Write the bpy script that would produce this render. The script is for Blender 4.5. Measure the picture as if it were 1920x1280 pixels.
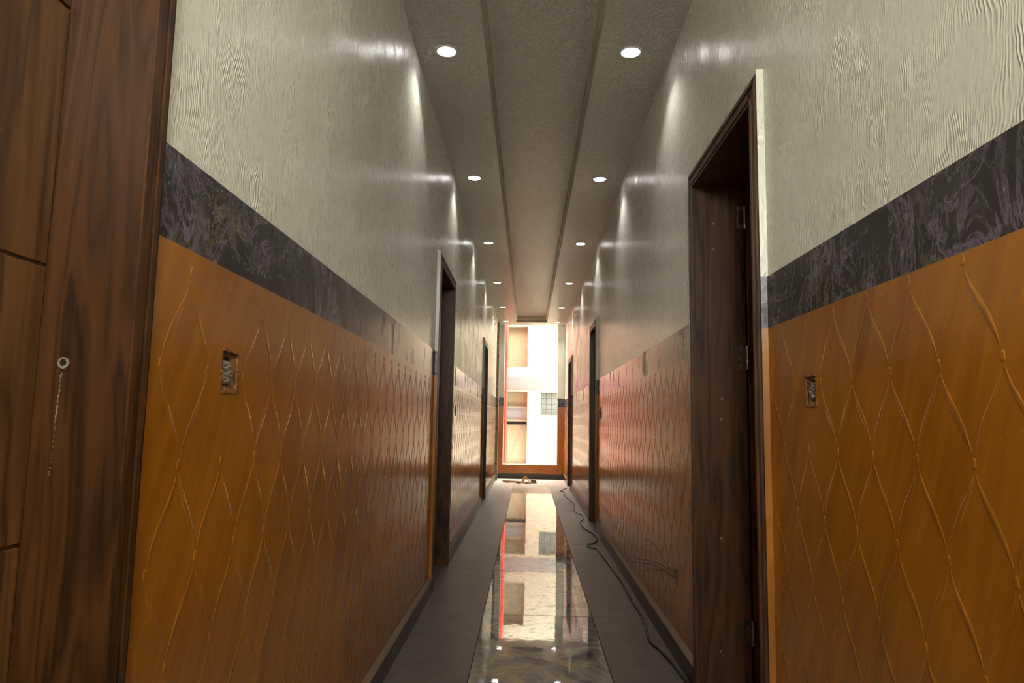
import bpy, bmesh, math, random
from mathutils import Vector, Matrix
random.seed(7)
PI = math.pi
for o in list(bpy.data.objects): bpy.data.objects.remove(o)
C = bpy.context.scene.collection
S = bpy.context.scene

# ------------------------------------------------------------- camera
cam_d = bpy.data.cameras.new('camera'); cam = bpy.data.objects.new('camera', cam_d); C.objects.link(cam)
YAW, PITCH, ROLL, FPX, CH = -0.0243, 0.1136, 0.0176, 1326.56, 1.0733
fw = Vector((math.sin(YAW)*math.cos(PITCH), math.cos(YAW)*math.cos(PITCH), math.sin(PITCH)))
rt = Vector((math.cos(YAW), -math.sin(YAW), 0)); up = rt.cross(fw)
r2 = rt*math.cos(ROLL) + up*math.sin(ROLL); u2 = -rt*math.sin(ROLL) + up*math.cos(ROLL)
M = Matrix((r2, u2, -fw)).transposed().to_4x4(); M.translation = (0, 0, CH)
cam.matrix_world = M
cam_d.sensor_fit = 'HORIZONTAL'; cam_d.sensor_width = 36.0; cam_d.lens = FPX/1920*36.0
cam_d.clip_start = 0.02; cam_d.clip_end = 200
S.camera = cam
S.view_settings.view_transform = 'Standard'; S.view_settings.look = 'None'
S.view_settings.gamma = 1.0; S.view_settings.use_curve_mapping = False
S.view_settings.exposure = 0.0

# ------------------------------------------------------------- bright overcast sky, lamps
SKY = 24.0; SUN = 12.0; SPOT = 15.0; DISC = 18.0; FILL_GLOBE = 430.0  # the globe is an added fill light behind the camera
w = bpy.data.worlds.new('sky'); S.world = w; w.use_nodes = True
bgn = w.node_tree.nodes['Background']; bgn.inputs[0].default_value = (1.0, 0.96, 0.88, 1); bgn.inputs[1].default_value = SKY

sd = bpy.data.lights.new('sun', 'SUN'); sd.energy = SUN; sd.angle = 0.01; sd.color = (1, 0.93, 0.82)
sun = bpy.data.objects.new('sun', sd); C.objects.link(sun)
sun.rotation_euler = Vector((-0.72, 0.03, -0.68)).to_track_quat('-Z', 'Y').to_euler()

# ------------------------------------------------------------- helpers
def obj(name, bm, mat, parent=None, smooth=False, bevel=0):
    me = bpy.data.meshes.new(name)
    bmesh.ops.recalc_face_normals(bm, faces=bm.faces)
    bm.to_mesh(me); bm.free()
    for m in (mat if isinstance(mat, (list, tuple)) else [mat]): me.materials.append(m)
    if smooth:
        for p in me.polygons: p.use_smooth = True
    o = bpy.data.objects.new(name, me); C.objects.link(o)
    if parent: o.parent = parent
    if bevel:
        b = o.modifiers.new('bevel', 'BEVEL'); b.width = bevel; b.segments = 2; b.limit_method = 'ANGLE'
    return o
def tag(o, label=None, cat=None, group=None, kind=None):
    if label: o['label'] = label
    if cat: o['category'] = cat
    if group: o['group'] = group
    if kind: o['kind'] = kind
    return o
def empty(name, loc, parent=None):
    o = bpy.data.objects.new(name, None); o.location = loc; o.empty_display_size = 0.1; C.objects.link(o)
    if parent: o.parent = parent
    return o
def box(bm, x0, x1, y0, y1, z0, z1, mi=0):
    v = [bm.verts.new((x, y, z)) for x in (x0, x1) for y in (y0, y1) for z in (z0, z1)]
    fs = []
    for f in ((0,1,3,2),(4,6,7,5),(0,4,5,1),(2,3,7,6),(0,2,6,4),(1,5,7,3)):
        fc = bm.faces.new([v[i] for i in f]); fc.material_index = mi; fs.append(fc)
    return v
def bx(*a):
    bm = bmesh.new(); box(bm, *a); return bm
def holed(axis, c0, c1, y0, y1, z0, z1, holes):
    """slab between c0 and c1 along axis, spanning y0..y1 / z0..z1 with rectangular holes (ya,yb,za,zb)"""
    ys = sorted(set([y0, y1] + [v for h in holes for v in h[:2] if y0 < v < y1]))
    zs = sorted(set([z0, z1] + [v for h in holes for v in h[2:] if z0 < v < z1]))
    def solid(i, j):
        if not (0 <= i < len(ys)-1 and 0 <= j < len(zs)-1): return False
        y = (ys[i]+ys[i+1])/2; z = (zs[j]+zs[j+1])/2
        return not any(h[0] < y < h[1] and h[2] < z < h[3] for h in holes)
    def P(c, y, z):
        return (c, y, z) if axis == 'x' else ((y, c, z) if axis == 'y' else (y, z, c))
    bm = bmesh.new(); V = {}
    def v(c, i, j):
        k = (c, i, j)
        if k not in V: V[k] = bm.verts.new(P((c0, c1)[c], ys[i], zs[j]))
        return V[k]
    for i in range(len(ys)-1):
        for j in range(len(zs)-1):
            if not solid(i, j): continue
            for c in (0, 1): bm.faces.new([v(c,i,j), v(c,i+1,j), v(c,i+1,j+1), v(c,i,j+1)])
            if not solid(i-1, j): bm.faces.new([v(0,i,j), v(1,i,j), v(1,i,j+1), v(0,i,j+1)])
            if not solid(i+1, j): bm.faces.new([v(0,i+1,j), v(1,i+1,j), v(1,i+1,j+1), v(0,i+1,j+1)])
            if not solid(i, j-1): bm.faces.new([v(0,i,j), v(1,i,j), v(1,i+1,j), v(0,i+1,j)])
            if not solid(i, j+1): bm.faces.new([v(0,i,j+1), v(1,i,j+1), v(1,i+1,j+1), v(0,i+1,j+1)])
    return bm
def prism(bm, prof, axis, a0, a1):
    """extrude a 2-D profile; axis x: prof=(y,z); axis y: prof=(x,z); axis z: prof=(x,y)"""
    def P(p, a): return {'x': (a, p[0], p[1]), 'y': (p[0], a, p[1]), 'z': (p[0], p[1], a)}[axis]
    A = [bm.verts.new(P(p, a0)) for p in prof]; B = [bm.verts.new(P(p, a1)) for p in prof]
    n = len(prof)
    for i in range(n): bm.faces.new([A[i], A[(i+1) % n], B[(i+1) % n], B[i]])
    bm.faces.new(A); bm.faces.new(B[::-1])
def cyl(bm, c, axis, r, h, n=16, r_in=None):
    c = Vector(c); ax = {'x': Vector((1,0,0)), 'y': Vector((0,1,0)), 'z': Vector((0,0,1))}[axis]
    u = {'x': Vector((0,1,0)), 'y': Vector((1,0,0)), 'z': Vector((1,0,0))}[axis]; vv = ax.cross(u)
    def ring(rr, t): return [bm.verts.new(c + ax*t + (u*math.cos(2*PI*i/n) + vv*math.sin(2*PI*i/n))*rr) for i in range(n)]
    A = ring(r, -h/2); B = ring(r, h/2)
    for i in range(n): bm.faces.new([A[i], A[(i+1)%n], B[(i+1)%n], B[i]])
    if r_in is None:
        bm.faces.new(A); bm.faces.new(B)
    else:
        D = ring(r_in, -h/2); E = ring(r_in, h/2)
        for i in range(n):
            j = (i+1) % n
            bm.faces.new([A[i], A[j], D[j], D[i]]); bm.faces.new([B[i], B[j], E[j], E[i]]); bm.faces.new([D[i], D[j], E[j], E[i]])
def tube(bm, pts, r, n=8):
    pts = [Vector(p) for p in pts]; rings = []
    for i, p in enumerate(pts):
        t = (pts[min(i+1, len(pts)-1)] - pts[max(i-1, 0)]).normalized()
        a = t.cross(Vector((0, 0, 1)))
        if a.length < 1e-3: a = t.cross(Vector((1, 0, 0)))
        a.normalize(); b = t.cross(a)
        rr = r(i/(len(pts)-1)) if callable(r) else r
        rings.append([bm.verts.new(p + (a*math.cos(2*PI*k/n) + b*math.sin(2*PI*k/n))*rr) for k in range(n)])
    for A, B in zip(rings, rings[1:]):
        for k in range(n): bm.faces.new([A[k], A[(k+1)%n], B[(k+1)%n], B[k]])
    bm.faces.new(rings[0]); bm.faces.new(rings[-1][::-1])
def smooth_path(pts, sub=6):
    pts = [Vector(p) for p in pts]; out = []
    for i in range(len(pts)-1):
        p0 = pts[max(i-1, 0)]; p1 = pts[i]; p2 = pts[i+1]; p3 = pts[min(i+2, len(pts)-1)]
        for k in range(sub):
            t = k/sub
            out.append(0.5*((2*p1) + (p2-p0)*t + (2*p0-5*p1+4*p2-p3)*t*t + (3*p1-p0-3*p2+p3)*t**3))
    out.append(pts[-1]); return out

# ------------------------------------------------------------- materials
class N:
    def __init__(s, name):
        s.m = bpy.data.materials.new(name); s.m.use_nodes = True; s.t = s.m.node_tree; s.p = s.t.nodes['Principled BSDF']
    def n(s, typ, **k):
        nd = s.t.nodes.new(typ)
        for a, v in k.items():
            if a.startswith('i_'): nd.inputs[a[2:].replace('_', ' ')].default_value = v
            else: setattr(nd, a, v)
        return nd
    def l(s, a, b): s.t.links.new(a, b)
    def coord(s, scale=(1,1,1), rot=(0,0,0), rnd=False, kind='Object'):
        tc = s.n('ShaderNodeTexCoord'); mp = s.n('ShaderNodeMapping')
        mp.inputs['Scale'].default_value = scale; mp.inputs['Rotation'].default_value = rot
        s.l(tc.outputs[kind], mp.inputs['Vector'])
        if rnd:
            oi = s.n('ShaderNodeObjectInfo'); ml = s.n('ShaderNodeMath', operation='MULTIPLY'); ml.inputs[1].default_value = 37.0
            s.l(oi.outputs['Random'], ml.inputs[0]); s.l(ml.outputs[0], mp.inputs['Location'])
        return mp.outputs[0]
    def noise(s, vec, scale, detail=4, rough=.5, dist=0, lac=2.0):
        nd = s.n('ShaderNodeTexNoise'); s.l(vec, nd.inputs['Vector'])
        for a, v in (('Scale', scale), ('Detail', detail), ('Roughness', rough), ('Distortion', dist)): nd.inputs[a].default_value = v
        return nd.outputs['Fac']
    def ramp(s, fac, stops, interp='LINEAR'):
        r = s.n('ShaderNodeValToRGB'); r.color_ramp.interpolation = interp; e = r.color_ramp.elements
        while len(e) < len(stops): e.new(0.5)
        for q, (p, c) in zip(e, stops): q.position = p; q.color = c if len(c) == 4 else (*c, 1)
        s.l(fac, r.inputs[0]); return r.outputs[0]
    def mix(s, fac, a, b, typ='MIX'):
        m = s.n('ShaderNodeMix', data_type='RGBA', blend_type=typ)
        for v, i in ((fac, 0), (a, 6), (b, 7)):
            if hasattr(v, 'links') or hasattr(v, 'is_linked'): s.l(v, m.inputs[i])
            else: m.inputs[i].default_value = v if i == 0 else (*v, 1)
        return m.outputs[2]
    def math(s, op, a, b=None):
        m = s.n('ShaderNodeMath', operation=op)
        for i, v in enumerate((a, b)):
            if v is None: continue
            if hasattr(v, 'is_linked'): s.l(v, m.inputs[i])
            else: m.inputs[i].default_value = v
        return m.outputs[0]
    def bump(s, h, dist, strength=1.0, prev=None):
        b = s.n('ShaderNodeBump'); b.inputs['Distance'].default_value = dist; b.inputs['Strength'].default_value = strength
        s.l(h, b.inputs['Height'])
        if prev is not None: s.l(prev, b.inputs['Normal'])
        return b.outputs[0]
    def out(s, col=None, rough=None, normal=None, spec=.5, metal=0, coat=0):
        for k, v in (('Base Color', col), ('Roughness', rough), ('Normal', normal)):
            if v is None: continue
            if hasattr(v, 'is_linked'): s.l(v, s.p.inputs[k])
            else: s.p.inputs[k].default_value = (*v, 1) if k == 'Base Color' else v
        s.p.inputs['Specular IOR Level'].default_value = spec; s.p.inputs['Metallic'].default_value = metal
        s.p.inputs['Coat Weight'].default_value = coat
        return s.m
def lin(r, g, b):
    f = lambda c: (c/255/12.92) if c/255 <= .04045 else ((c/255+.055)/1.055)**2.4
    return (f(r), f(g), f(b))
def plain(name, c, rough=.6, metal=0, spec=.5, bumps=None):
    a = N(name); nb = None
    v = a.coord()
    n = a.noise(v, 9, 5); col = a.mix(n, tuple(x*.88 for x in c), tuple(min(1, x*1.1) for x in c))
    if bumps: nb = a.bump(a.noise(v, bumps[0], 5), bumps[1])
    return a.out(col, rough, nb, spec, metal)

def m_plaster():
    a = N('combed_ivory_plaster'); v = a.coord(); 
    # wavy combed ridges running mostly upright along the wall
    vv = a.coord(scale=(1, 1, 0.22))
    nz = a.n('ShaderNodeTexNoise'); a.l(a.coord(scale=(1, 1, .6)), nz.inputs['Vector']); nz.inputs['Scale'].default_value = 7; nz.inputs['Detail'].default_value = 3
    sc = a.n('ShaderNodeVectorMath', operation='SCALE'); a.l(nz.outputs['Color'], sc.inputs[0]); sc.inputs['Scale'].default_value = .10
    ad = a.n('ShaderNodeVectorMath', operation='ADD'); a.l(vv, ad.inputs[0]); a.l(sc.outputs[0], ad.inputs[1])
    wv = a.n('ShaderNodeTexWave', wave_type='BANDS', bands_direction='Y'); a.l(ad.outputs[0], wv.inputs['Vector'])
    wv.inputs['Scale'].default_value = 46; wv.inputs['Distortion'].default_value = 1.5; wv.inputs['Detail'].default_value = 2; wv.inputs['Detail Scale'].default_value = 2
    mask = a.ramp(a.noise(v, 4.5, 4, .6), [(.43, (0,0,0)), (.60, (1,1,1))])
    strokes = a.ramp(a.noise(a.coord(scale=(1, 1, .22)), 34, 3, .6, .4), [(.44, (0,0,0)), (.60, (1,1,1))])
    ridges = a.math('MULTIPLY', a.math('MULTIPLY', a.math('POWER', wv.outputs['Fac'], 2.0), mask), a.math('ADD', a.math('MULTIPLY', strokes, .75), .25))
    fine = a.noise(a.coord(scale=(1, 1, .35)), 90, 4, .6)
    hgt = a.math('ADD', ridges, a.math('MULTIPLY', fine, .35))
    nb = a.bump(hgt, .0026, .8)
    tone = a.noise(a.coord(scale=(1, 1, .3)), 7, 6, .6)
    col = a.mix(tone, lin(206, 205, 188), lin(219, 219, 205))
    col = a.mix(a.math('MULTIPLY', ridges, .25), col, lin(236, 232, 214))  # ridge crests lightened, their highlights put into the colour
    ro = a.math('ADD', a.math('MULTIPLY', fine, .12), .22)
    return a.out(col, ro, nb, .5)
def m_ochre(name='ochre_brushed_paint', SLANT=24, base=(168, 108, 30), dark=(132, 78, 17), lines=False):
    a = N(name); 
    v0 = a.coord(rot=(math.radians(SLANT), 0, 0)); mp = a.n('ShaderNodeMapping'); a.l(v0, mp.inputs['Vector']); mp.inputs['Scale'].default_value = (6, 7, .9); v = mp.outputs[0]
    st = a.noise(v, 2.6, 8, .68, .3); big = a.noise(a.coord(), 2.6, 3, .5)
    f = a.ramp(a.math('ADD', a.math('MULTIPLY', st, .6), a.math('MULTIPLY', big, .4)), [(.33, (0,0,0)), (.66, (1,1,1))])
    col = a.mix(f, lin(*dark), lin(*base))
    sm = a.ramp(a.noise(a.coord(scale=(1, 1, .6)), 3.1, 6, .6), [(.60, (0,0,0)), (.80, (1,1,1))])
    col = a.mix(a.math('MULTIPLY', sm, .22), col, lin(178, 128, 70))
    speck = a.ramp(a.noise(a.coord(), 60, 2, .5), [(.74, (0,0,0)), (.78, (1,1,1))])
    col = a.mix(a.math('MULTIPLY', speck, .35), col, lin(190, 150, 95))
    fine = a.noise(a.coord(scale=(1, 1, .5)), 150, 4, .6)
    nb = a.bump(a.math('ADD', fine, a.math('MULTIPLY', st, 1.0)), .0003, .5)
    nb = a.bump(a.noise(a.coord(), 2.0, 2), .004, .5, nb)
    ro = a.math('ADD', a.math('MULTIPLY', fine, .12), .13)
    return a.out(col, ro, nb, .75)
def m_band():
    a = N('charcoal_marbled_band'); v = a.coord(); v2 = a.coord(scale=(1, 1, .6))
    def wisp(vec, scale, lo, off=0, dist=1.1):
        n = a.noise(vec, scale, 9, .70, dist)
        d = a.math('ABSOLUTE', a.math('SUBTRACT', n, .5+off))
        return a.ramp(d, [(0, (1,1,1)), (lo, (0,0,0))])
    base = a.mix(a.noise(v, 6, 6, .65, .6), lin(20, 17, 16), lin(48, 42, 41))
    m1 = a.ramp(a.noise(v, 4, 3), [(.42, (0,0,0)), (.62, (1,1,1))])
    c = a.mix(a.math('MULTIPLY', a.math('MULTIPLY', wisp(v2, 8, .04), m1), .6), base, lin(128, 118, 140))
    m2 = a.ramp(a.noise(v, 3.3, 3, .5, .4), [(.5, (0,0,0)), (.66, (1,1,1))])
    c = a.mix(a.math('MULTIPLY', a.math('MULTIPLY', wisp(v2, 13, .035, .03, .8), m2), .55), c, lin(128, 122, 92))
    c = a.mix(a.math('MULTIPLY', wisp(v, 4, .014, -.03, 1.2), .45), c, lin(140, 132, 150))
    fine = a.noise(a.coord(scale=(1, 1, .3)), 110, 4, .6)
    dull = a.ramp(a.noise(a.coord(scale=(1, 1.4, .5)), 5, 6, .7, .3), [(.52, (0,0,0)), (.64, (1,1,1))])
    ro = a.math('ADD', a.math('ADD', a.math('MULTIPLY', fine, .12), .13), a.math('MULTIPLY', dull, .25))
    return a.out(c, ro, a.bump(fine, .0003, .5, a.bump(a.noise(v, 2, 2), .004, .5)), .6)
def m_wood(name, dark, light, axis='z', burl=.8, rough=.38, scale=1.0, rnd=True, streak=None):
    a = N(name)
    st = {'z': (1, 1, .11), 'y': (1, .11, 1), 'x': (.11, 1, 1)}[axis]
    st = tuple(s*scale for s in st)
    v = a.coord(scale=st, rnd=rnd)
    warp = a.n('ShaderNodeTexNoise'); a.l(v, warp.inputs['Vector']); warp.inputs['Scale'].default_value = 3.2; warp.inputs['Detail'].default_value = 2
    sc = a.n('ShaderNodeVectorMath', operation='SCALE'); a.l(warp.outputs['Color'], sc.inputs[0]); sc.inputs['Scale'].default_value = burl*.35
    ad = a.n('ShaderNodeVectorMath', operation='ADD'); a.l(v, ad.inputs[0]); a.l(sc.outputs[0], ad.inputs[1])
    g = a.noise(ad.outputs[0], 9, 3, .5)
    rings = a.math('FRACT', a.math('MULTIPLY', g, 7.0)); rings = a.math('ABSOLUTE', a.math('SUBTRACT', a.math('MULTIPLY', rings, 2), 1))
    pores = a.noise(a.coord(scale=tuple(s*(1 if s > .5*scale else .4) for s in st), rnd=rnd), 130, 3, .6)
    f = a.math('ADD', a.math('MULTIPLY', rings, .38), a.math('ADD', a.math('MULTIPLY', g, .5), a.math('MULTIPLY', pores, .28)))
    col = a.ramp(f, [(.30, lin(*dark)), (.52, tuple((x+y)/2 for x, y in zip(lin(*dark), lin(*light)))), (.85, lin(*light))])
    scr = a.ramp(a.noise(a.coord(), 40, 3, .7), [(.70, (0,0,0)), (.76, (1,1,1))])
    col = a.mix(a.math('MULTIPLY', scr, .12), col, lin(170, 145, 115))
    return a.out(col, rough, a.bump(pores, .0005, .5), .4)
def m_marble():
    a = N('polished_grey_green_marble'); v = a.coord(rnd=True)
    n1 = a.noise(v, 1.7, 7, .52, 2.0)
    col = a.ramp(n1, [(.30, lin(52, 46, 62)), (.40, lin(84, 84, 84)), (.47, lin(136, 134, 118)), (.51, lin(104, 104, 102)), (.55, lin(146, 136, 106)), (.60, lin(108, 110, 104)), (.70, lin(58, 52, 68))])
    n2 = a.noise(v, 5, 6, .6, 3.0); vein = a.ramp(a.math('ABSOLUTE', a.math('SUBTRACT', n2, .5)), [(0, (1,1,1)), (.03, (0,0,0))])
    col = a.mix(a.math('MULTIPLY', vein, .45), col, lin(132, 104, 70))
    spots = a.ramp(a.noise(a.coord(scale=(1,1.6,1), rnd=True), 30, 5, .7, .8), [(.64, (0,0,0)), (.70, (1,1,1))])
    col = a.mix(a.math('MULTIPLY', spots, .8), col, lin(36, 32, 30))
    # dust film left by the building work, in smears
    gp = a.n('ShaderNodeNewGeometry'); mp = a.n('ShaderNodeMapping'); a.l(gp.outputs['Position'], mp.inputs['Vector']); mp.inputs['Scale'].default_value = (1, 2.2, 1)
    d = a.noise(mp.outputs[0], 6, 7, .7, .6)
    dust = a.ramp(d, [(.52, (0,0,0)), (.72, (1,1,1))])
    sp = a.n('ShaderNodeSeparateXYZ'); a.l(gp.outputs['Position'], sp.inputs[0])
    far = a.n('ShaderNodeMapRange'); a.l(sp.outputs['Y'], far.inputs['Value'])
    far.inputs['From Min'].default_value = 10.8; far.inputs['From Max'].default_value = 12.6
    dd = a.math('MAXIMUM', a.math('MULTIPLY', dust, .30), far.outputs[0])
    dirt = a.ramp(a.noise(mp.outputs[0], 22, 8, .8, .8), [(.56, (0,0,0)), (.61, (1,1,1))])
    col = a.mix(dd, col, lin(150, 138, 118)); col = a.mix(far.outputs[0], col, lin(226, 220, 208))  # paler towards the far end: dust, with the daylight there painted in
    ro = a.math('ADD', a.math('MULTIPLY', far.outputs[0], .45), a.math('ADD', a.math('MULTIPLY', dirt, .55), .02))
    m = a.out(col, ro, a.bump(a.noise(v, 14, 2), .0005, .3), .3)
    return m
def m_granite():
    a = N('dusty_dark_granite'); v = a.coord()
    gp = a.n('ShaderNodeNewGeometry')
    n = a.noise(gp.outputs['Position'], 5, 7, .7, .5); f = a.noise(gp.outputs['Position'], 220, 2)
    col = a.mix(a.ramp(n, [(.3, (0,0,0)), (.75, (1,1,1))]), lin(66, 59, 56), lin(96, 87, 80))
    fl = a.ramp(a.noise(gp.outputs['Position'], 34, 3, .6, .4), [(.73, (0,0,0)), (.76, (1,1,1))])
    col = a.mix(a.math('MULTIPLY', fl, .5), col, lin(150, 138, 120))
    col = a.mix(a.math('MULTIPLY', f, .2), col, lin(60, 56, 54))
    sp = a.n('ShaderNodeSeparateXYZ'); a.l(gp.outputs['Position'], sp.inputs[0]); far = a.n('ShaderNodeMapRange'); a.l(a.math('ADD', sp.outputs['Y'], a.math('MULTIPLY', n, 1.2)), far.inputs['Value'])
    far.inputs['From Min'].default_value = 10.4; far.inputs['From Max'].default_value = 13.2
    col = a.mix(far.outputs[0], col, lin(226, 220, 208))  # far end whitened: settled dust plus daylight put into the colour
    return a.out(col, .48, a.bump(f, .0004, .5), .4)
def m_ceiling():
    a = N('stippled_ceiling_paint'); v = a.coord()
    n1 = a.noise(v, 42, 4, .6, .6); n2 = a.noise(v, 16, 5, .6)
    vo = a.noise(v, 75, 2, .5, 2.0); h = a.math('ADD', a.math('ADD', a.ramp(n1, [(.44, (0,0,0)), (.56, (1,1,1))]), a.ramp(vo, [(.45, (0,0,0)), (.55, (1,1,1))])), a.math('MULTIPLY', n2, .5))
    col = a.mix(n2, lin(222, 213, 192), lin(234, 227, 208))
    col = a.mix(a.math('MULTIPLY', a.ramp(n1, [(.46, (1,1,1)), (.54, (0,0,0))]), .16), col, lin(150, 134, 110))  # pits tinted darker, stipple shading put into the colour
    return a.out(col, .3, a.bump(h, .015, 1.0), .7)
MO_L, MO_R = m_ochre('ochre_brushed_paint_left', 24), m_ochre('ochre_brushed_paint_right', -24)
MO = MO_L
MP, MB, MM, MG, MC = m_plaster(), m_band(), m_marble(), m_granite(), m_ceiling()
MW_L = m_wood('warm_brown_wood', (38, 21, 8), (80, 49, 21), burl=3.2, scale=1.3)
MW_P = m_wood('striped_walnut_veneer', (42, 25, 11), (106, 72, 38), burl=1.6, scale=.8)
MW_D = m_wood('dark_walnut_wood', (42, 26, 15), (92, 62, 36), burl=.6)
MW_R = m_wood('red_brown_wood', (48, 22, 12), (84, 44, 26), burl=.6)
MST = plain('brushed_steel', (.32, .31, .28), .35, 1.0)
MHOLE = plain('dark_hole', (.006, .005, .004), .9)
MGREY = plain('grey_crumpled_plastic', lin(120, 112, 98), .45, bumps=(60, .004))
MPEN = plain('pencil_grey', lin(34, 28, 20), .5)
MCEM = plain('bare_cement', lin(132, 118, 96), .85, bumps=(50, .003))
MDUST = plain('dusty_plaster_fillet', lin(120, 100, 76), .6)
MBLK = plain('black_granite_skirting', lin(36, 34, 33), .3)
MCAB = plain('black_rubber', lin(22, 20, 19), .55)
MWHT = plain('white_lamp_ring', (.5, .48, .45), .4)
def m_emit(name, c, s):
    a = N(name); a.p.inputs['Emission Color'].default_value = (*c, 1); a.p.inputs['Emission Strength'].default_value = s
    a.p.inputs['Base Color'].default_value = (.8, .8, .8, 1); return a.m
MLAMP = m_emit('lamp_glass', (1, .97, .95), DISC)

# ------------------------------------------------------------- measures
XL, XR, ZC = -0.604, 0.7145, 2.976
YB, YE = -2.2, 13.78                       # back end and far end wall
ZBT, ZBB, HEAD = 1.521, 1.365, 2.11
TH = 0.20
# door openings: (number, y0, y1)
DL = [(1, .17, 1.015), (2, 4.58, 5.43), (3, 9.32, 10.04)]
DR = [(4, 2.18, 2.99), (5, 7.33, 8.02), (6, 11.53, 12.33)]
CW, CP = .068, .025                        # casing width and protrusion

# ------------------------------------------------------------- floor
fl = obj('floor', bx(-4, 5, YB-.5, YE+.3, -.12, -.012), plain('floor_bed_mortar', lin(70, 64, 58), .8)); tag(fl, kind='structure')
TX0, TX1 = -.235, .375
joints = [4.118 + 1.192*k for k in range(-7, 8)]
def slab_mesh(name, wx, ly, mat):
    bm = bx(-wx/2, wx/2, -ly/2, ly/2, -.012, 0); me = bpy.data.meshes.new(name); bmesh.ops.recalc_face_normals(bm, faces=bm.faces)
    bmesh.ops.bevel(bm, geom=[e for e in bm.edges if all(v.co.z > -.001 for v in e.verts)], offset=.0012, segments=1, affect='EDGES')
    bm.to_mesh(me); bm.free(); me.materials.append(mat); return me
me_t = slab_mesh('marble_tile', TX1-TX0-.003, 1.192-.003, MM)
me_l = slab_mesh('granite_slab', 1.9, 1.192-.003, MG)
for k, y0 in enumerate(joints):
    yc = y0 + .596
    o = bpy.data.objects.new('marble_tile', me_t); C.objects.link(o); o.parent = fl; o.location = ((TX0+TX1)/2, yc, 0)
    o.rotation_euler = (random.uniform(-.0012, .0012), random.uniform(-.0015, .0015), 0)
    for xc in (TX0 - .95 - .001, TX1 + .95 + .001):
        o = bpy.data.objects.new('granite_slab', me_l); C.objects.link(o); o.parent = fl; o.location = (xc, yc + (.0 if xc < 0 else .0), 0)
    
# ------------------------------------------------------------- ceiling with a long stepped tray
bm = bmesh.new()
CX0, CX1, TYE, TYS = -.2466, .3323, 13.42, YB+.3
box(bm, -4, CX0, YB-.2, YE+.1, ZC, ZC+.2); box(bm, CX1, 5, YB-.2, YE+.1, ZC, ZC+.2)
box(bm, CX0, CX1, TYE, YE+.1, ZC, ZC+.2); box(bm, CX0, CX1, YB-.2, TYS, ZC, ZC+.2)
ce = obj('ceiling', bm, MC); tag(ce, kind='structure')
bm = bmesh.new()
s1 = .018
box(bm, CX0, CX0+s1, TYS, TYE, ZC+.05, ZC+.2); box(bm, CX1-s1, CX1, TYS, TYE, ZC+.05, ZC+.2); box(bm, CX0+s1, CX1-s1, TYE-s1*2, TYE, ZC+.05, ZC+.2)
tr = obj('tray_step', bm, plain('tray_step_paint', lin(190, 178, 154), .5), ce)
obj('tray_panel', bx(CX0+s1, CX1-s1, TYS, TYE-s1*2, ZC+.11, ZC+.2), MC, ce)
tag(obj('roof_slab', bx(-5, 6, YB-.6, YE+.1, ZC+.2, ZC+.5), MCEM, ce))

# ------------------------------------------------------------- walls
BOX_L = [(1.368, 1.446, 1.122, 1.206), (5.83, 5.90, 1.12, 1.20)]
BOX_R = [(1.768, 1.834, 1.126, 1.204), (3.44, 3.49, .33, .40), (11.32, 11.39, 1.12, 1.2)]
WYE_L, WYE_R = 13.25, YE+.1
def ribbon(bm, side, xf, ya, za, yb, zb, seed):
    """raised leaf-shaped strand curving from one knot down to the next"""
    rnd = random.Random(seed); n = 9; L = []
    wid = .0046*rnd.uniform(.8, 1.25)
    for i in range(n+1):
        t = i/n; e = t*t*(3-2*t); e = .35*t + .65*e
        y = ya + (yb-ya)*e + rnd.uniform(-.0008, .0008); z = za + (zb-za)*t
        wd = .0013 + wid*max(0, math.sin(PI*min(1, t*1.02)))**1.3
        L.append((y, z, wd))
    prev = None
    for i, (y, z, wd) in enumerate(L):
        y2, z2, _ = L[min(i+1, n)]; y1, z1, _ = L[max(i-1, 0)]
        d = Vector((y2-y1, z2-z1)).normalized(); nn = Vector((-d.y, d.x))
        h = .0009 if 0 < i < n else .0002
        row = []
        for s, hh in ((-1, 0), (-.72, h), (0, h*.55), (.72, h), (1, 0)):
            row.append(bm.verts.new((xf - side*(hh - (.0004 if hh == 0 else 0)), y + nn.x*wd*s*1.25, z + nn.y*wd*s*1.25)))
        if prev:
            for a in range(4): bm.faces.new([prev[a], prev[a+1], row[a+1], row[a]])
        prev = row
def knot(bm, side, xf, y, z):
    """arched little clasp, rounded on top and undercut below"""
    w_, h_ = .0075, .010; out = []; inn = []
    prof = [(-1, -1), (-1, -.1)] + [(math.cos(a), .1 + .9*math.sin(a)) for a in [PI*(1-k/6) for k in range(1, 6)]] + [(1, -.1), (1, -1), (.3, -1.25), (-.3, -1.25)]
    for u, v in prof:
        out.append(bm.verts.new((xf + side*.0006, y + u*w_, z + v*h_))); inn.append(bm.verts.new((xf - side*.0013, y + u*w_*.55, z + v*h_*.6)))
    n = len(prof)
    for i in range(n): bm.faces.new([out[i], out[(i+1)%n], inn[(i+1)%n], inn[i]])
    bm.faces.new(inn)
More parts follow.
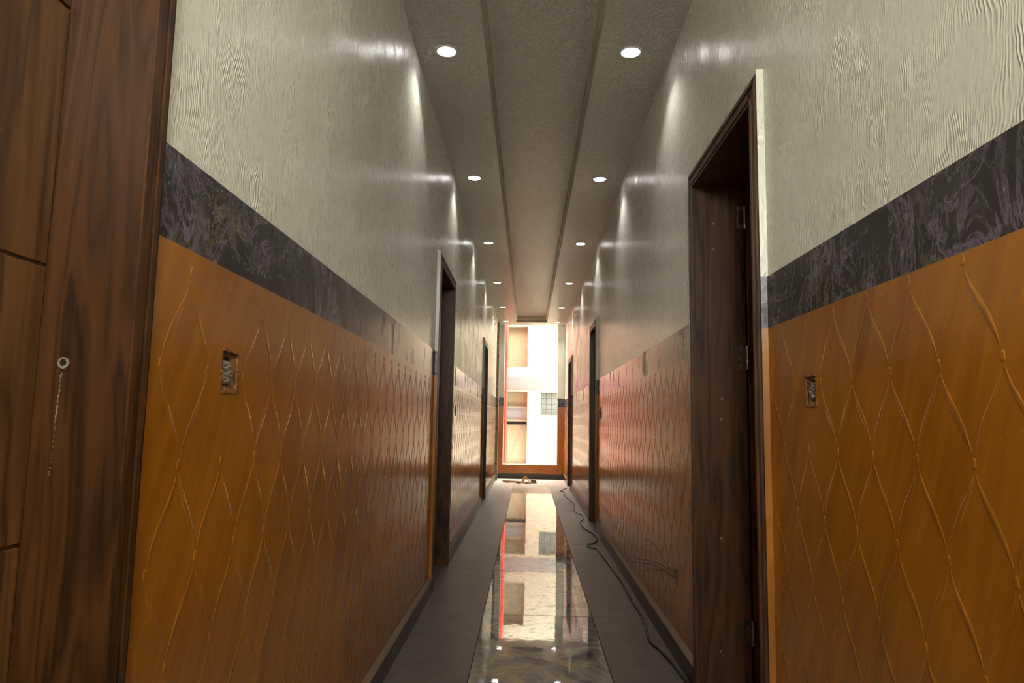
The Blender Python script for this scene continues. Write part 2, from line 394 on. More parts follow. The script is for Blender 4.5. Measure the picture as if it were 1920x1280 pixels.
def make_wall(sname, side, X, y1, doors, boxes, row0, pitch, ph):
    MO = MO_R if side > 0 else MO_L
    # side +1 : wall on the right (its face looks to -x)
    op = [(a, b, -1, HEAD) for _, a, b in doors]
    back = X + side*TH
    wl = obj('wall_'+sname, holed('x', X, back, YB, y1, -.01, ZC, op+[tuple(b) for b in boxes]), MP); tag(wl, kind='structure')
    cut = [(a-CW, b+CW, -1, HEAD+CW) for _, a, b in doors]
    xf = X - side*.003
    obj('border_band', holed('x', xf, X, YB, y1, ZBB, ZBT, cut), MB, wl)
    obj('wainscot', holed('x', xf, X, YB, y1, .10, ZBB, cut+[tuple(b) for b in boxes]), MO, wl)
    bm = bmesh.new(); bk = bmesh.new()
    def blocked(ya, yb, za, zb):
        lo, hi = min(ya, yb)-.006, max(ya, yb)+.006; zl, zh = min(za, zb), max(za, zb)
        if lo < YB or hi > y1: return True
        return any(hi > c[0] and lo < c[1] for c in cut) or any(hi > b[0] and lo < b[1] and zh > b[2] and zl < b[3] for b in boxes)
    k = 0; z = row0; 
    while z > .14:
        off = ph + (pitch/2 if k % 2 else 0)
        n0 = int((0.0-off)/pitch)
        y = off + n0*pitch
        while y < y1:
            if not blocked(y-.008, y+.008, z-.02, z+.02): knot(bk, side, xf, y, z)
            for s in (-1, 1):
                zb = z - pitch*.99; 
                yb = y + s*pitch/2
                zt, ze = z-.017, zb+.013
                if ze < .125:
                    f = (zt-.125)/(zt-ze); ze = .125; yb2 = y + s*(pitch/2-.0045)*f
                else: yb2 = yb - s*.0045
                if not blocked(y, yb2, zt, ze): ribbon(bm, side, xf, y + s*.004, zt, yb2, ze, hash((k, round(y*1000), s)) & 0xffff)
            y += pitch
        z -= pitch*.99; k += 1
    r = obj('relief_strands', bm, MO, wl, smooth=True); tag(r, 'raised ogee strands moulded in the ochre paint', kind='stuff')
    r = obj('relief_knots', bk, MO, wl); tag(r, 'small raised clasps where the strands meet', kind='stuff')
    # skirting with a dusty sloped fillet on top
    edges = [YB] + [v for _, a, b in doors for v in (a-CW, b+CW)] + [y1]
    i = 0; n = 0
    b1 = bmesh.new(); b2 = bmesh.new()
    for i in range(0, len(edges), 2):
        a, b = edges[i], edges[i+1]
        if b-a < .02: continue
        q = X - side*.022
        box(b1, *sorted((q, X)), a, b, 0, .088)
        prism(b2, [(q, .088), (X, .088), (xf-side*.001, .112), (q+side*.004, .094)], 'y', a, b)
    bb = obj('baseboard_'+sname, b1, MBLK); tag(bb, kind='structure')
    obj('plaster_fillet', b2, MDUST, bb)
    return wl
wall_l = make_wall('left', -1, XL, WYE_L, DL, BOX_L, 1.328, .1695, 1.223)
wall_r = make_wall('right', 1, XR, YE+.1, DR, BOX_R, 1.352, .1670, 1.158)
# painted plaster return that meets each casing on its near side
def plaster_return(side, X, y, wl):
    q = X - side*(CP-.004)
    for nm, z0, z1, m in (('plaster_edge', ZBT, HEAD+CW, MP), ('band_edge', ZBB, ZBT, MB), ('wainscot_edge', .1, ZBB, MO_R if side > 0 else MO_L)):
        bm = bmesh.new(); prism(bm, [(X, y-.006), (q, y-.002), (q, y), (X, y)], 'z', z0, z1); obj(nm, bm, m, wl)
for _, a, b in DL[1:]: plaster_return(-1, XL, a-CW, wall_l)
for _, a, b in DR: plaster_return(1, XR, a-CW, wall_r)

# rough pier at the end of the left wall
bm = bmesh.new(); box(bm, XL-.18, -.556, 13.25, 13.36, 0, 2.95)
mp_ = N('speckled_rough_plaster'); v_ = mp_.coord(scale=(1, 1, .6)); 
c_ = mp_.mix(mp_.ramp(mp_.noise(v_, 26, 3, .6), [(.56, (0,0,0)), (.62, (1,1,1))]), lin(150, 140, 116), lin(84, 72, 52))
pier = obj('rough_pier', bm, mp_.out(c_, .8, mp_.bump(mp_.noise(v_, 40, 4), .004)), wall_l); tag(pier, 'rough speckled plaster pier')

# closing walls
o = obj('wall_front', holed('y', YB-.15, YB, -2.6, 3.4, -.01, ZC, [(-.25, .35, 2.15, 2.6)]), MP); tag(o, kind='structure')  # unseen high opening added to let fill daylight in behind the camera
for nm, xa in (('outer_left', -2.6), ('outer_right', 3.3)):
    o = obj('wall_'+nm, bx(xa, xa+.1, YB-.15, YE+.12, -.01, ZC), MP); tag(o, kind='structure')
# far end wall with a tall unglazed opening
OX0, OX1, OZ0 = -.475, .566, .262
we = obj('wall_back', holed('y', YE, YE+.12, -2.6, 3.4, -.01, ZC, [(OX0, OX1, OZ0, ZC+1)]), MP); tag(we, kind='structure')
MO2 = m_ochre('ochre_paint_flat', 24, (186, 116, 30), (160, 94, 18))
obj('border_band', holed('y', YE-.003, YE, -.75, .78, 1.385, 1.545, [(OX0, OX1, 0, 3)]), MB, we)
obj('wainscot', holed('y', YE-.003, YE, -.75, .78, .10, 1.385, [(OX0, OX1, OZ0, 3)]), MO2, we)
bm = bmesh.new()
p_ = .22
for k in range(-5, 5):
    for s in (-1, 1):
        for j in range(8):
            xa, za = k*p_*.8+.05, .02 + j*p_
            pa = Vector((xa, za)); pb = Vector((xa + s*p_*.4, za + p_))
            if j % 2: pa.x += p_*.4; pb.x += p_*.4
            ok = all((OX1+.01 < q.x < .72 or -.6 < q.x < OX0-.01 or q.y < OZ0-.01) and .11 < q.y < 1.37 and -.6 < q.x < .72 for q in (pa, pb, (pa+pb)/2))
            if not ok: continue
            d = (pb-pa).normalized(); n_ = Vector((-d.y, d.x))*.004
            A = [bm.verts.new((q.x, YE-.003-h, q.y)) for q, h in ((pa-n_, 0), (pa, .004), (pa+n_, 0))]
            B = [bm.verts.new((q.x, YE-.003-h, q.y)) for q, h in ((pb-n_, 0), (pb, .004), (pb+n_, 0))]
            for i in (0, 1): bm.faces.new([A[i], A[i+1], B[i+1], B[i]])
tag(obj('relief_strands', bm, MO2, we), kind='stuff')
o = obj('baseboard_back', bx(-.75, .78, YE-.022, YE, 0, .10), plain('dusty_black_skirting', lin(66, 60, 56), .5)); tag(o, kind='structure')
# jagged cement bed left on the sill and jamb of the opening
bm = bmesh.new(); n_ = 40
for i in range(n_):
    x0 = OX0 + (OX1-OX0)*i/n_; x1 = OX0 + (OX1-OX0)*(i+1)/n_; h = random.uniform(.004, .018)
    box(bm, x0, x1, YE+.004, YE+.116, OZ0, OZ0+h)
tag(obj('sill_mortar', bm, plain('white_cement', lin(225, 220, 208), .8), we), 'ragged white mortar left on the sill')

# ------------------------------------------------------------- doors
screw_me = None
def hinge_mesh_leaf(side, x, y, z):
    """leaf plate with a rounded window cut, on the jamb plane y"""
    bm = bmesh.new(); W, H, t = .036, .100, .0022
    ox = x
    outer = [(0, 0), (W, 0), (W, H), (0, H)]
    # plate from strips around a rounded window
    pts_in = [(.012, .020), (.024, .014), (.036, .030), (.036, .070), (.024, .086), (.012, .080)]
    def P(u, v, d): return (x + side*u, y - d, z - H/2 + v)
    for a in ((0, .012, 0, H), (.012, W, 0, .016), (.012, W, H-.016, H)):
        box(bm, *sorted((x+side*a[0], x+side*a[1])), y-t, y, z-H/2+a[2], z-H/2+a[3])
    for s in (0, 1):
        v0 = .016 if not s else H-.016; v1 = .026 if not s else H-.026
        poly = [(.012, v0), (.020, v0), (.012, v1)]; poly2 = [(.028, v0), (W, v0), (W, v1)]
        for pl in (poly, poly2):
            A = [bm.verts.new(P(u, v, t)) for u, v in pl]; B = [bm.verts.new(P(u, v, 0)) for u, v in pl]
            bm.faces.new(A); bm.faces.new(B)
            for i in range(3): bm.faces.new([A[i], A[(i+1)%3], B[(i+1)%3], B[i]])
    return bm
def make_door(num, side, X, y0, y1, wall_open=False):
    d = empty('door_%d' % num, (X + side*.08, (y0+y1)/2, 0)); tag(d, kind='structure')
    ox, oy = d.location.x, d.location.y
    def ob(name, bm, mat, par=None, **k):
        bmesh.ops.translate(bm, verts=bm.verts, vec=(-ox, -oy, 0)); return obj(name, bm, mat, par or d, **k)
    near = num == 1
    mj = MW_L if near else MW_D
    fx = X - side*CP                    # casing face
    stop = X + side*(.112 if near else .170)
    reb = X + side*TH
    # casings with stepped moulding (outer lip lower, inner ridge proud)
    def casing(dirn, yy):               # vertical, inner edge at yy going outward in dirn
        bm = bmesh.new(); Z = HEAD + CW
        for (a, b, p) in ((0, .016, CP), (.018, .034, CP-.004), (.036, .050, CP-.001), (.050, CW, CP-.010)):
            prism(bm, [(X, yy+dirn*a), (X-side*p, yy+dirn*(a+.001)), (X-side*p, yy+dirn*(b-.001)), (X, yy+dirn*b)], 'z', 0, HEAD + b)
        box(bm, *sorted((X-side*(CP-.010), X)), *sorted((yy, yy+dirn*CW)), 0, HEAD)
        ob('casing', bm, mj)
    casing(-1, y0); casing(1, y1)
    bm = bmesh.new()
    for (a, b, p) in ((0, .016, CP), (.018, .034, CP-.004), (.036, .050, CP-.001), (.050, CW, CP-.010)):
        prism(bm, [(X, HEAD+a), (X-side*p, HEAD+a+.001), (X-side*p, HEAD+b-.001), (X, HEAD+b)], 'y', y0-b, y1+b)
    ob('head_casing', bm, mj)
    # jambs: board then rebate for the leaf
    for yy, s in ((y0, 1), (y1, -1)):
        bm = bmesh.new()
        box(bm, *sorted((X-side*(CP-.004), X+side*TH if near else stop)), *sorted((yy-s*.001, yy+s*.0005)), 0, HEAD)
        ob('jamb', bm, mj)
        if not near:
            bm = bmesh.new(); box(bm, *sorted((stop, reb)), *sorted((yy-s*.001, yy+s*.0005)), 0, HEAD); 
            ob('rebate_board', bm, MW_D)
            bm = bmesh.new(); box(bm, *sorted((stop-side*.012, stop)), *sorted((yy, yy+s*.0045)), 0, HEAD-.004); ob('stop_bead', bm, mj)
    ob('head_jamb', bx(*sorted((X-side*(CP-.004), reb)), y0, y1, HEAD-.012, HEAD+.001), mj)
    # leaf made of stacked veneered panels with grooves between them
    seams = [0.012, .02+.43, .43*2+.004, .43*3-.004, .43*4-.015, HEAD-.016] if not near else [.012, .485, .888, 1.291, 1.695, HEAD-.016]
    if num == 4:
        seams = [.012, .438, .856, 1.281, 1.702, HEAD-.016]
        lx0, lx1, ly = X+side*.214, X+side*(.214+.78), y1+.010
        lf = ob('door_leaf', bx(*sorted((lx0, lx1)), ly+.004, ly+.040, .010, HEAD-.014), MW_R)
        for a, b in zip(seams, seams[1:]):
            bm = bx(*sorted((lx0, lx1)), ly, ly+.004, a+.003, b-.003); ob('panel', bm, MW_R, lf, bevel=.0012)
        for zc in (1.966, 1.36, .245):
            hg = ob('hinge', hinge_mesh_leaf(side, stop-side*.004, y1-.001, zc), MST)
            bm = bmesh.new()
            for k in range(5): cyl(bm, (X+side*.205, y1-.005, zc-.05+.01+.02*k), 'z', .0052, .0188, 12)
            ob('hinge_knuckle', bm, MST, hg, smooth=False)
            bm = bmesh.new()
            for u, v in ((.006, .03), (.006, .07), (.02, .008), (.02, .092)):
                cyl(bm, (stop-side*.004+side*u, y1-.0034, zc-.05+v), 'y', .0030, .0012, 10)
            ob('hinge_screws', bm, MHOLE, hg)
            bm = bx(*sorted((X+side*.212, X+side*.2135)), y1+.0, y1+.012, zc-.05, zc+.05); ob('hinge_plate', bm, MST, hg)
        for i, (xx, zz) in enumerate(((.785, 1.939), (.782, 1.826), (.811, 1.185), (.806, 1.10), (.799, .616), (.790, .172))):
            bm = bmesh.new(); cyl(bm, (xx, y1-.0012, zz), 'y', .0055, .0018, 14, .0028); cyl(bm, (xx, y1-.0008, zz), 'y', .0026, .0012, 8)
            ob('screw', bm, MCEM if i != 0 else plain('brass_screw', lin(150, 120, 50), .4, .6))
        fc = bpy.data.curves.new('pencil_mark', 'FONT'); fc.body = 'H 21'; fc.size = .022; fc.extrude = .0003
        to = bpy.data.objects.new('pencil_mark', fc); C.objects.link(to); to.parent = d
        to.location = (.752-ox, y1-.0014, 1.640); to.rotation_euler = (PI/2, 0, 0); to.data.materials.append(MPEN)
        for xx, z0, z1 in ((.812, 1.125, 1.16), (.797, .12, .158)):
            bm = bmesh.new()
            for q in range(5): cyl(bm, (xx+random.uniform(-.001, .001), y1-.0010, z0+(z1-z0)*q/4), 'y', random.uniform(.001, .002), .001, 6)
            ob('putty_drip', bm, MCEM)
    else:
        lx = stop if near else reb - side*.045
        lf = ob('door_leaf', bx(*sorted((lx+side*.004, lx+side*.04)), y0+(.002 if not near else -.03), y1+(-.002 if not near else .03), .010, HEAD-.014), MW_P if near else MW_R)
        for a, b in zip(seams, seams[1:]):
            bm = bx(*sorted((lx, lx+side*.0045)), y0+.003, y1-.003, a+.0028, b-.0028); ob('panel', bm, MW_P if near else MW_R, lf, bevel=.0012)
    if near:
        for xx, zz in ((-.678, 1.148),):
            bm = bmesh.new(); cyl(bm, (xx, y1-.0015, zz), 'y', .0085, .002, 18, .0055); cyl(bm, (xx+.003, y1-.001, zz-.001), 'y', .0055, .0015, 12)
            ob('screw', bm, MCEM)
            bm = bmesh.new(); cyl(bm, (xx, y1-.0016, zz), 'y', .0042, .0022, 12); ob('screw_hole', bm, MHOLE)
            bm = bmesh.new(); z_ = zz-.014
            while z_ > zz-.165:
                r_ = random.uniform(.0007, .0018)*(1 if z_ > zz-.09 else .6)
                if z_ > zz-.075 or random.random() < .5: cyl(bm, (xx-.002-(zz-z_)*.03+random.uniform(-.0006, .0006), y1-.0010, z_), 'y', r_, .001, 6)
                z_ -= .0025
            ob('putty_drip', bm, MCEM)
    return d
for n, a, b in DL: make_door(n, -1, XL, a, b)
for n, a, b in DR: make_door(n, 1, XR, a, b)
# unlit room behind the open leaf on the right
bm = bmesh.new(); rx0, rx1, ry0, ry1 = XR+TH, 3.1, 1.2, 4.6
box(bm, rx1, rx1+.1, ry0, ry1, -.01, ZC); box(bm, rx0, rx1+.1, ry0-.1, ry0, -.01, ZC); box(bm, rx0, rx1+.1, ry1, ry1+.1, -.01, ZC)
o = obj('wall_room', bm, plain('room_paint', lin(140, 130, 110), .7)); tag(o, kind='structure')

# ------------------------------------------------------------- unfinished socket recesses
def socket(name, side, X, b, label, big=True, seed=1):
    y0, y1, z0, z1 = b; rnd = random.Random(seed); cy, cz = (y0+y1)/2, (z0+z1)/2; W, H = y1-y0, z1-z0
    e = empty(name, (X, cy, cz)); tag(e, label, 'socket', 'unfinished socket boxes in the walls')
    def ob(nm, bm, mat, **k):
        bmesh.ops.translate(bm, verts=bm.verts, vec=(-X, -cy, -cz)); return obj(nm, bm, mat, e, **k)
    # recess box
    bm = bmesh.new(); d = .045; t = .003
    box(bm, *sorted((X+side*d, X+side*(d+t))), y0, y1, z0, z1)
    for a in ((y0, y0+t, z0, z1), (y1-t, y1, z0, z1), (y0+t, y1-t, z0, z0+t), (y0+t, y1-t, z1-t, z1)): box(bm, *sorted((X+side*.001, X+side*d)), *a)
    ob('recess_box', bm, MHOLE)
    # ragged cement face with an oval mouth
    bm = bmesh.new(); n = 28; O = []; I = []; Ob = []; Ib = []
    for i in range(n):
        a = 2*PI*i/n; c, s = math.cos(a), math.sin(a)
        k = min(1/max(abs(c), 1e-6), 1/max(abs(s), 1e-6))
        oy, oz = cy + c*k*W/2, cz + s*k*H/2
        iy, iz = cy + c*W*.30*rnd.uniform(.86, 1.1), cz + s*H*.38*rnd.uniform(.92, 1.06)
        dd = rnd.uniform(-.001, .003)
        O.append(bm.verts.new((X+side*dd, oy, oz))); I.append(bm.verts.new((X+side*(dd+.003), iy, iz)))
        Ob.append(bm.verts.new((X+side*.012, oy, oz))); Ib.append(bm.verts.new((X+side*.012, iy, iz)))
    for i in range(n):
        j = (i+1) % n
        for A, B in ((O, I), (Ib, Ob), (Ob, O), (I, Ib)): bm.faces.new([A[i], A[j], B[j], B[i]])
    fc = ob('chipped_plaster_face', bm, MCEM if not big else MSOCK)
    # crumpled plastic pushed into the mouth
    for k, (uy, uz, r) in enumerate(((-.02, .12, .20), (.05, -.06, .22), (-.04, -.18, .16)) if big else ((0, 0, .2),)):
        bm = bmesh.new(); bmesh.ops.create_icosphere(bm, subdivisions=3, radius=1)
        for v in bm.verts:
            f = 1 + .28*math.sin(7*v.co.x + k*3)*math.cos(9*v.co.z + k) + rnd.uniform(-.10, .10)
            v.co = Vector((X + side*.007 + v.co.x*f*.010, cy + uy*W + v.co.y*f*r*W*1.15, cz + uz*H + v.co.z*f*r*H*.75))
        ob('crumpled_bag', bm, MGREY)
    # thin rim of loose putty, a bit proud of the paint
    bm = bmesh.new(); m = 20
    for seg in range(4):
        for i in range(m):
            if rnd.random() < .25: continue
            t0, t1 = i/m, (i+1)/m; p = rnd.uniform(.001, .0035); q = rnd.uniform(.002, .0045)
            if seg < 2:
                yy = (y0, y1)[seg]; s = (-1, 1)[seg]
                box(bm, *sorted((X-side*(.003+p), X)), *sorted((yy-s*q, yy+s*q*.6)), z0+H*t0, z0+H*t1)
            else:
                zz = (z0, z1)[seg-2]; s = (-1, 1)[seg-2]
                box(bm, *sorted((X-side*(.003+p), X)), y0+W*t0, y0+W*t1, *sorted((zz-s*q, zz+s*q*.5)))
    ob('putty_rim', bm, MRIM)
    return e
MSOCK = plain('chipped_ochre_plaster', lin(120, 84, 44), .8, bumps=(90, .003))
MRIM = plain('brown_putty', lin(118, 70, 28), .7, bumps=(120, .002))
socket('socket_box', -1, XL, BOX_L[0], 'open socket recess with crumpled grey plastic in the left wall nearest the camera', True, 3)
socket('socket_box', 1, XR, BOX_R[0], 'open socket recess with grey plastic in the right ochre wall nearest the camera', True, 5)
socket('socket_box', -1, XL, BOX_L[1], 'small dark socket recess just beyond the first left doorway', False, 8)
socket('socket_box', 1, XR, BOX_R[2], 'small socket recess beyond the second right doorway', False, 9)
e = socket('socket_box', 1, XR, BOX_R[1], 'low socket hole in the right wall above the skirting with loose wires', False, 11)
# pale oval cover on the right wall before its second doorway
e = empty('switch_cover', (XR-.003, 7.02, 1.18)); tag(e, 'pale oval switch cover on the right wall before the second doorway', 'switch')
bm = bmesh.new(); cyl(bm, (0, 0, 0), 'x', .04, .012, 24)
for v in bm.verts: v.co.x -= .006
for v in bm.verts: v.co.z *= 1.5; v.co.y *= 1.3
obj('cover_plate', bm, plain('dull_plastic', lin(120, 106, 88), .4), e, bevel=.003)
bm = bmesh.new(); box(bm, -.017, -.012, -.012, .012, -.02, .02); obj('rocker', bm, plain('dull_grey_rocker', lin(92, 82, 70), .4), e, bevel=.002)
# loose wires
wires = [[(XR+.015, 3.465, .372), (.705, 3.455, .372), (.68, 3.47, .395), (.62, 3.50, .42), (.555, 3.53, .428), (.525, 3.55, .43)],
         [(XR+.015, 3.467, .364), (.705, 3.457, .366), (.66, 3.47, .39), (.60, 3.50, .408), (.545, 3.53, .410), (.52, 3.55, .408)],
         [(XR+.015, 3.463, .358), (.70, 3.453, .360), (.655, 3.46, .385), (.61, 3.49, .392), (.575, 3.52, .376)],
         [(XR+.015, 3.470, .380), (.70, 3.49, .385), (.67, 3.53, .42), (.645, 3.57, .47), (.615, 3.6, .505), (.60, 3.62, .515)]]
for i, (w_, lb) in enumerate(zip(wires, ('upper of the two long wires sticking out of the low wall hole', 'lower of the two long wires sticking out of the low wall hole', 'short drooping wire in the low wall hole', 'single wire curling upward from the low wall hole'))):
    bm = bmesh.new(); tube(bm, smooth_path(w_, 5), .0016, 6); tag(obj('wire', bm, MCAB, smooth=True), lb, 'wire', 'loose wires at the low wall hole')

# ------------------------------------------------------------- cable on the floor
cab = [(.690, 2.95), (.676, 3.2), (.665, 3.364), (.643, 3.55), (.62, 3.673), (.645, 3.957), (.655, 4.171), (.650, 4.409), (.655, 4.902), (.652, 5.15), (.633, 5.624), (.617, 6.073), (.603, 6.247), (.560, 6.300), (.540, 6.37), (.550, 6.47), (.617, 6.547), (.670, 6.823), (.647, 7.142), (.59, 7.491), (.586, 7.886), (.640, 8.154), (.650, 8.481), (.608, 8.618), (.587, 8.979), (.630, 9.565), (.609, 10.011), (.565, 10.574), (.574, 11.218), (.523, 11.38), (.600, 11.7), (.672, 12.0)]
pts = []
for p in smooth_path([(x, y, .0068) for x, y in cab], 6): pts.append(p)
bm = bmesh.new(); tube(bm, pts, lambda t: .0062 if t < .36 else .0050, 8)
tag(obj('power_cable', bm, MCAB, smooth=True), 'thin black cable snaking along the dark floor beside the right skirting', 'cable')

# ------------------------------------------------------------- ceiling downlights
ordl = ['nearest', 'second', 'third', 'fourth', 'fifth', 'farthest']
LYs = [1.5, 3.46, 5.37, 7.39, 9.55, 11.64, 13.3]
def ring_me():
    bm = bmesh.new(); n = 32
    prof = [(.047, -.004), (.050, -.006), (.058, -.005), (.062, -.001), (.062, 0)]
    R = [[bm.verts.new((r*math.cos(2*PI*i/n), r*math.sin(2*PI*i/n), z)) for i in range(n)] for r, z in prof]
    for A, B in zip(R, R[1:]):
        for i in range(n): bm.faces.new([A[i], A[(i+1)%n], B[(i+1)%n], B[i]])
    bmesh.ops.recalc_face_normals(bm, faces=bm.faces)
    me = bpy.data.meshes.new('ring'); bm.to_mesh(me); bm.free(); me.materials.append(MWHT); return me
def glass_me():
    bm = bmesh.new(); cyl(bm, (0, 0, -.002), 'z', .047, .003, 32)
    bmesh.ops.recalc_face_normals(bm, faces=bm.faces)
    me = bpy.data.meshes.new('lamp_glass'); bm.to_mesh(me); bm.free(); me.materials.append(MLAMP); return me
RM, GM = ring_me(), glass_me()
ld = bpy.data.lights.new('downlight_beam', 'SPOT'); ld.energy = SPOT; ld.spot_size = math.radians(118); ld.spot_blend = .55; ld.shadow_soft_size = .04; ld.color = (1, .97, .93)
for side, x0 in (('left', -.449), ('right', .533)):
    for i, y in enumerate(LYs):
        x = x0 if i != 1 or side == 'left' else .50
        e = empty('downlight', (x, y, ZC))
        v = i-1
        if v >= 0: lb = '%s lit round downlight of the %s row in the ceiling' % (ordl[v], side)
        else: lb = 'round ceiling downlight of the %s row behind the camera' % side
        tag(e, lb, 'light', 'recessed downlights in two rows')
        for nm, me in (('ring', RM), ('lamp_glass', GM)):
            o = bpy.data.objects.new(nm, me); C.objects.link(o); o.parent = e
        o = bpy.data.objects.new('downlight_beam', ld); C.objects.link(o); o.parent = e; o.location = (0, 0, -.012)

# unseen globe added behind the camera to brighten the near walls and ceiling
lp = empty('fill_globe', (.05, -.7, 2.42)); tag(lp, 'unseen globe added behind the camera as fill light for the near walls', 'light')
bm = bmesh.new(); bmesh.ops.create_uvsphere(bm, u_segments=24, v_segments=16, radius=.11)
gl = obj('globe', bm, m_emit('fill_globe_glow', (1, .97, .92), 60), lp, smooth=True); 
bm = bmesh.new(); cyl(bm, (0, 0, .33), 'z', .006, .44, 10); obj('fill_globe_stem', bm, MST, lp)
bm = bmesh.new(); cyl(bm, (0, 0, ZC-2.42-.01), 'z', .05, .02, 20); obj('fill_globe_rose', bm, MST, lp)
ad = bpy.data.lights.new('fill_globe_light', 'POINT'); ad.shadow_soft_size = .125; ad.energy = FILL_GLOBE; ad.color = (1, .985, .95)
o = bpy.data.objects.new('fill_globe_light', ad); C.objects.link(o); o.parent = lp

# ------------------------------------------------------------- debris at the far end
pl = empty('wood_plank', (-.25, 12.82, .0)); tag(pl, 'long beige offcut plank lying on the floor below the far opening', 'plank')
bm = bx(-.20, .20, -.035, .035, .012, .040)
for v in bm.verts:
    v.co.y += v.co.x*-.0; v.co.z += .004*math.sin(v.co.x*9)
o = obj('board', bm, m_wood('pale_raw_wood', (150, 122, 84), (206, 180, 140), axis='x'), pl, bevel=.002); pl.rotation_euler = (0, 0.02, -.5)
mb_ = m_wood('shadowed_batten_wood', (110, 84, 54), (150, 120, 84), axis='y')
obj('batten', bx(-.16, -.10, -.03, .03, 0, .013), mb_, pl); obj('batten', bx(.08, .14, -.03, .03, 0, .011), mb_, pl)
cb = empty('cardboard_piece', (-.02, 12.85, 0)); tag(cb, 'folded piece of tan cardboard standing like a tent among rubble', 'cardboard')
MCARD = plain('tan_cardboard', lin(196, 168, 118), .8)
bm = bmesh.new()
def flap(bm, a, b, c, d, t=.004):
    P = [Vector(q) for q in (a, b, c, d)]; nrm = (P[1]-P[0]).cross(P[2]-P[0]).normalized()*t
    A = [bm.verts.new(p) for p in P]; B = [bm.verts.new(p+nrm) for p in P]
    bm.faces.new(A); bm.faces.new(B[::-1])
    for i in range(4): bm.faces.new([A[i], A[(i+1)%4], B[(i+1)%4], B[i]])
flap(bm, (-.095, .02, .0), (-.03, -.05, .01), (.0, .0, .135), (-.035, .05, .10)); obj('flap', bm, MCARD, cb)
bm = bmesh.new(); flap(bm, (.0, .0, .135), (-.02, .055, .10), (.06, .06, .02), (.085, -.01, .0)); obj('flap', bm, MCARD, cb)
bk_ = empty('wood_block', (.115, 12.86, 0)); tag(bk_, 'short brown wood block lying right of the folded cardboard', 'block')
bm = bx(-.05, .05, -.03, .03, 0, .05); 
for v in bm.verts: v.co.z += (.012 if v.co.x < 0 and v.co.z > .01 else 0)
obj('offcut', bm, m_wood('brown_offcut_wood', (90, 66, 40), (160, 128, 84), axis='x'), bk_, bevel=.003)
MRUB = plain('pale_rubble', lin(206, 192, 168), .9, bumps=(60, .004))
rnd = random.Random(4)
for i, (x, y, s, lb) in enumerate(((-.01, 12.70, .028, 'largest pale rubble lump in front of the folded cardboard'), (.035, 12.68, .022, 'pale rubble lump right of the largest one'), (-.045, 12.72, .018, 'small rubble lump at the right end of the plank'), (.06, 12.75, .02, 'rubble lump leaning at the wood block'), (.175, 12.80, .010, 'tiny dark crumb right of the wood block'))):
    bm = bmesh.new(); bmesh.ops.create_icosphere(bm, subdivisions=2, radius=s)
    for v in bm.verts: v.co *= rnd.uniform(.75, 1.2); v.co.z *= .7
    mz = min(v.co.z for v in bm.verts)
    o = obj('rubble_lump', bm, MRUB); o.location = (x, y, -mz); tag(o, lb, 'rubble', 'rubble below the far opening')

# ------------------------------------------------------------- neighbouring building across the light well
FY = 15.5
MCR = plain('cream_render', lin(156, 152, 132), .8, bumps=(14, .002)); MTAN = plain('tan_stone_cladding', lin(140, 132, 104), .7); MLAV = plain('lavender_grey_cladding', lin(118, 114, 112), .6)
b = empty('building', (0, FY, 0)); tag(b, 'cream rendered neighbouring building seen through the far opening', 'building')
def bo(name, bm, mat, par=None, **k):
    bmesh.ops.translate(bm, verts=bm.verts, vec=(0, -FY, 0)); return obj(name, bm, mat, par or b, **k)
niches = [(-.9, -.026, 2.281, 3.18), (-.9, -.018, .12, 1.736), (.273, .88, 1.244, 1.725)]
bo('wall', holed('y', FY, FY+.35, -3.2, 3.5, -1.2, 3.55, niches), MCR)
bo('cladding_band', bx(-.475, .9, FY-.012, FY, 1.80, 2.06), MLAV)
for i in range(4): pass
bo('upper_niche_back', bx(-.9, -.026, FY+.30, FY+.34, 2.281, 3.18), MTAN)
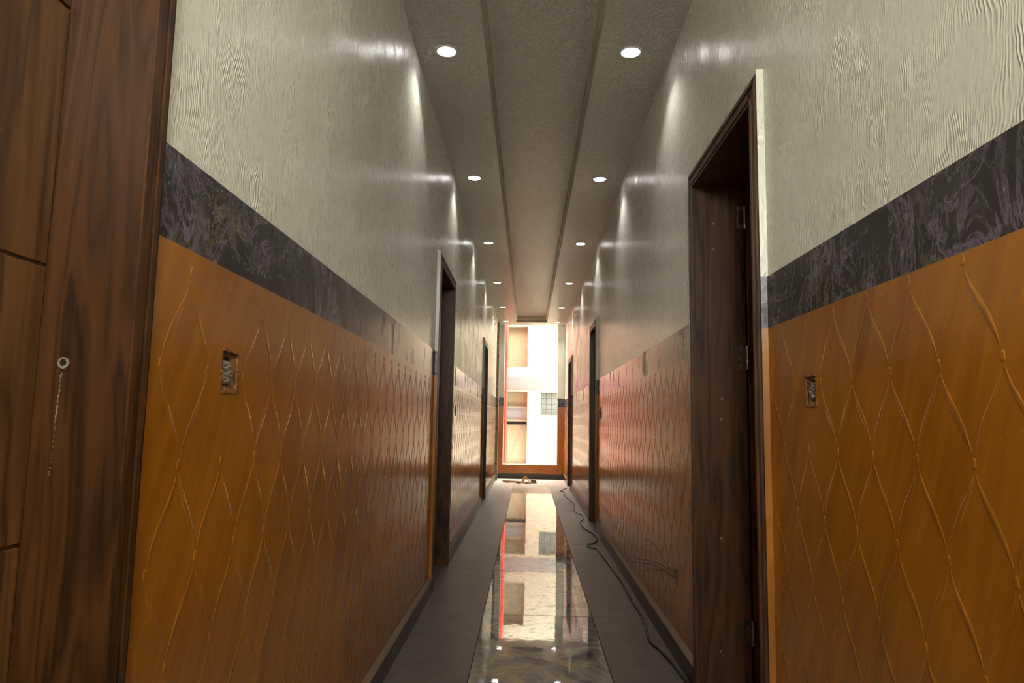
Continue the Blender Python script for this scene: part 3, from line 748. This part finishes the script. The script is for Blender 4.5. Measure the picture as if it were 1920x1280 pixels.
for (x0, x1, z0, z1) in ((-.9, -.018, 1.43, 1.736), (-.9, -.018, .12, 1.034)):
    bo('stone_panel', bx(x0, x1, FY+.22, FY+.26, z0, z1-.006), MTAN, bevel=.002)
bm = bmesh.new(); tube(bm, [(-.11, FY+.219, 1.03), (-.25, FY+.219, .70), (-.46, FY+.219, .19)], .0035, 6); bo('crack', bm, plain('crack_brown', lin(110, 96, 72), .8))
wf = bo('window_frame', holed('y', FY+.14, FY+.20, -.62, -.018, 1.122, 1.425, [(-.57, -.10, 1.155, 1.375)]), plain('cream_frame', lin(132, 126, 110), .5))
bo('pane', bx(-.57, -.10, FY+.165, FY+.172, 1.155, 1.375), plain('pale_pane', lin(118, 119, 118), .15), wf)
bo('slot', bx(-.88, -.03, FY+.19, FY+.26, 1.035, 1.098), MHOLE)
bo('ledge', bx(-.9, -.018, FY+.10, FY+.22, 1.10, 1.122), plain('cream_ledge', lin(142, 134, 116), .6))
mgl = plain('frosted_glass_block', lin(94, 101, 98), .3, bumps=(25, .004))
bo('niche_back', bx(.273, .88, FY+.16, FY+.3, 1.244, 1.725), plain('grey_mortar', lin(126, 126, 121), .8))
bo('niche_back', bx(-.9, -.018, FY+.27, FY+.33, .12, 1.736), MTAN)
for r in range(4):
    for c in range(5):
        bo('glass_block', bx(.277+c*.118, .277+c*.118+.112, FY+.06, FY+.13, 1.248+r*.119, 1.248+r*.119+.113), mgl, bevel=.004)
# red cladding slabs standing in front of the facade, left of the opening
cl = empty('cladding_column', (-.62, 14.95, 0)); tag(cl, 'bright red clad column seen at the left edge of the far opening', 'column')
mr = plain('red_cladding', lin(186, 44, 34), .4)
RX1 = -.452
zz = -1.2; zs = [-.5, .18-.003, 1.0, 1.80, 2.62, 3.42]
for a, c in zip(zs, zs[1:]):
    bm = bx(-.9+.62, RX1+.62, -.45, .45, a+.004, c-.004); obj('red_panel', bm, mr, cl, bevel=.003)
obj('core', bx(-.89+.62, RX1-.01+.62, -.44, .44, -1.2, 3.41), MHOLE, cl)
o = obj('ground', bx(-4, 5, YE+.3, FY+.1, -1.3, -1.2), plain('well_floor_concrete', lin(170, 160, 144), .9)); tag(o, kind='structure')
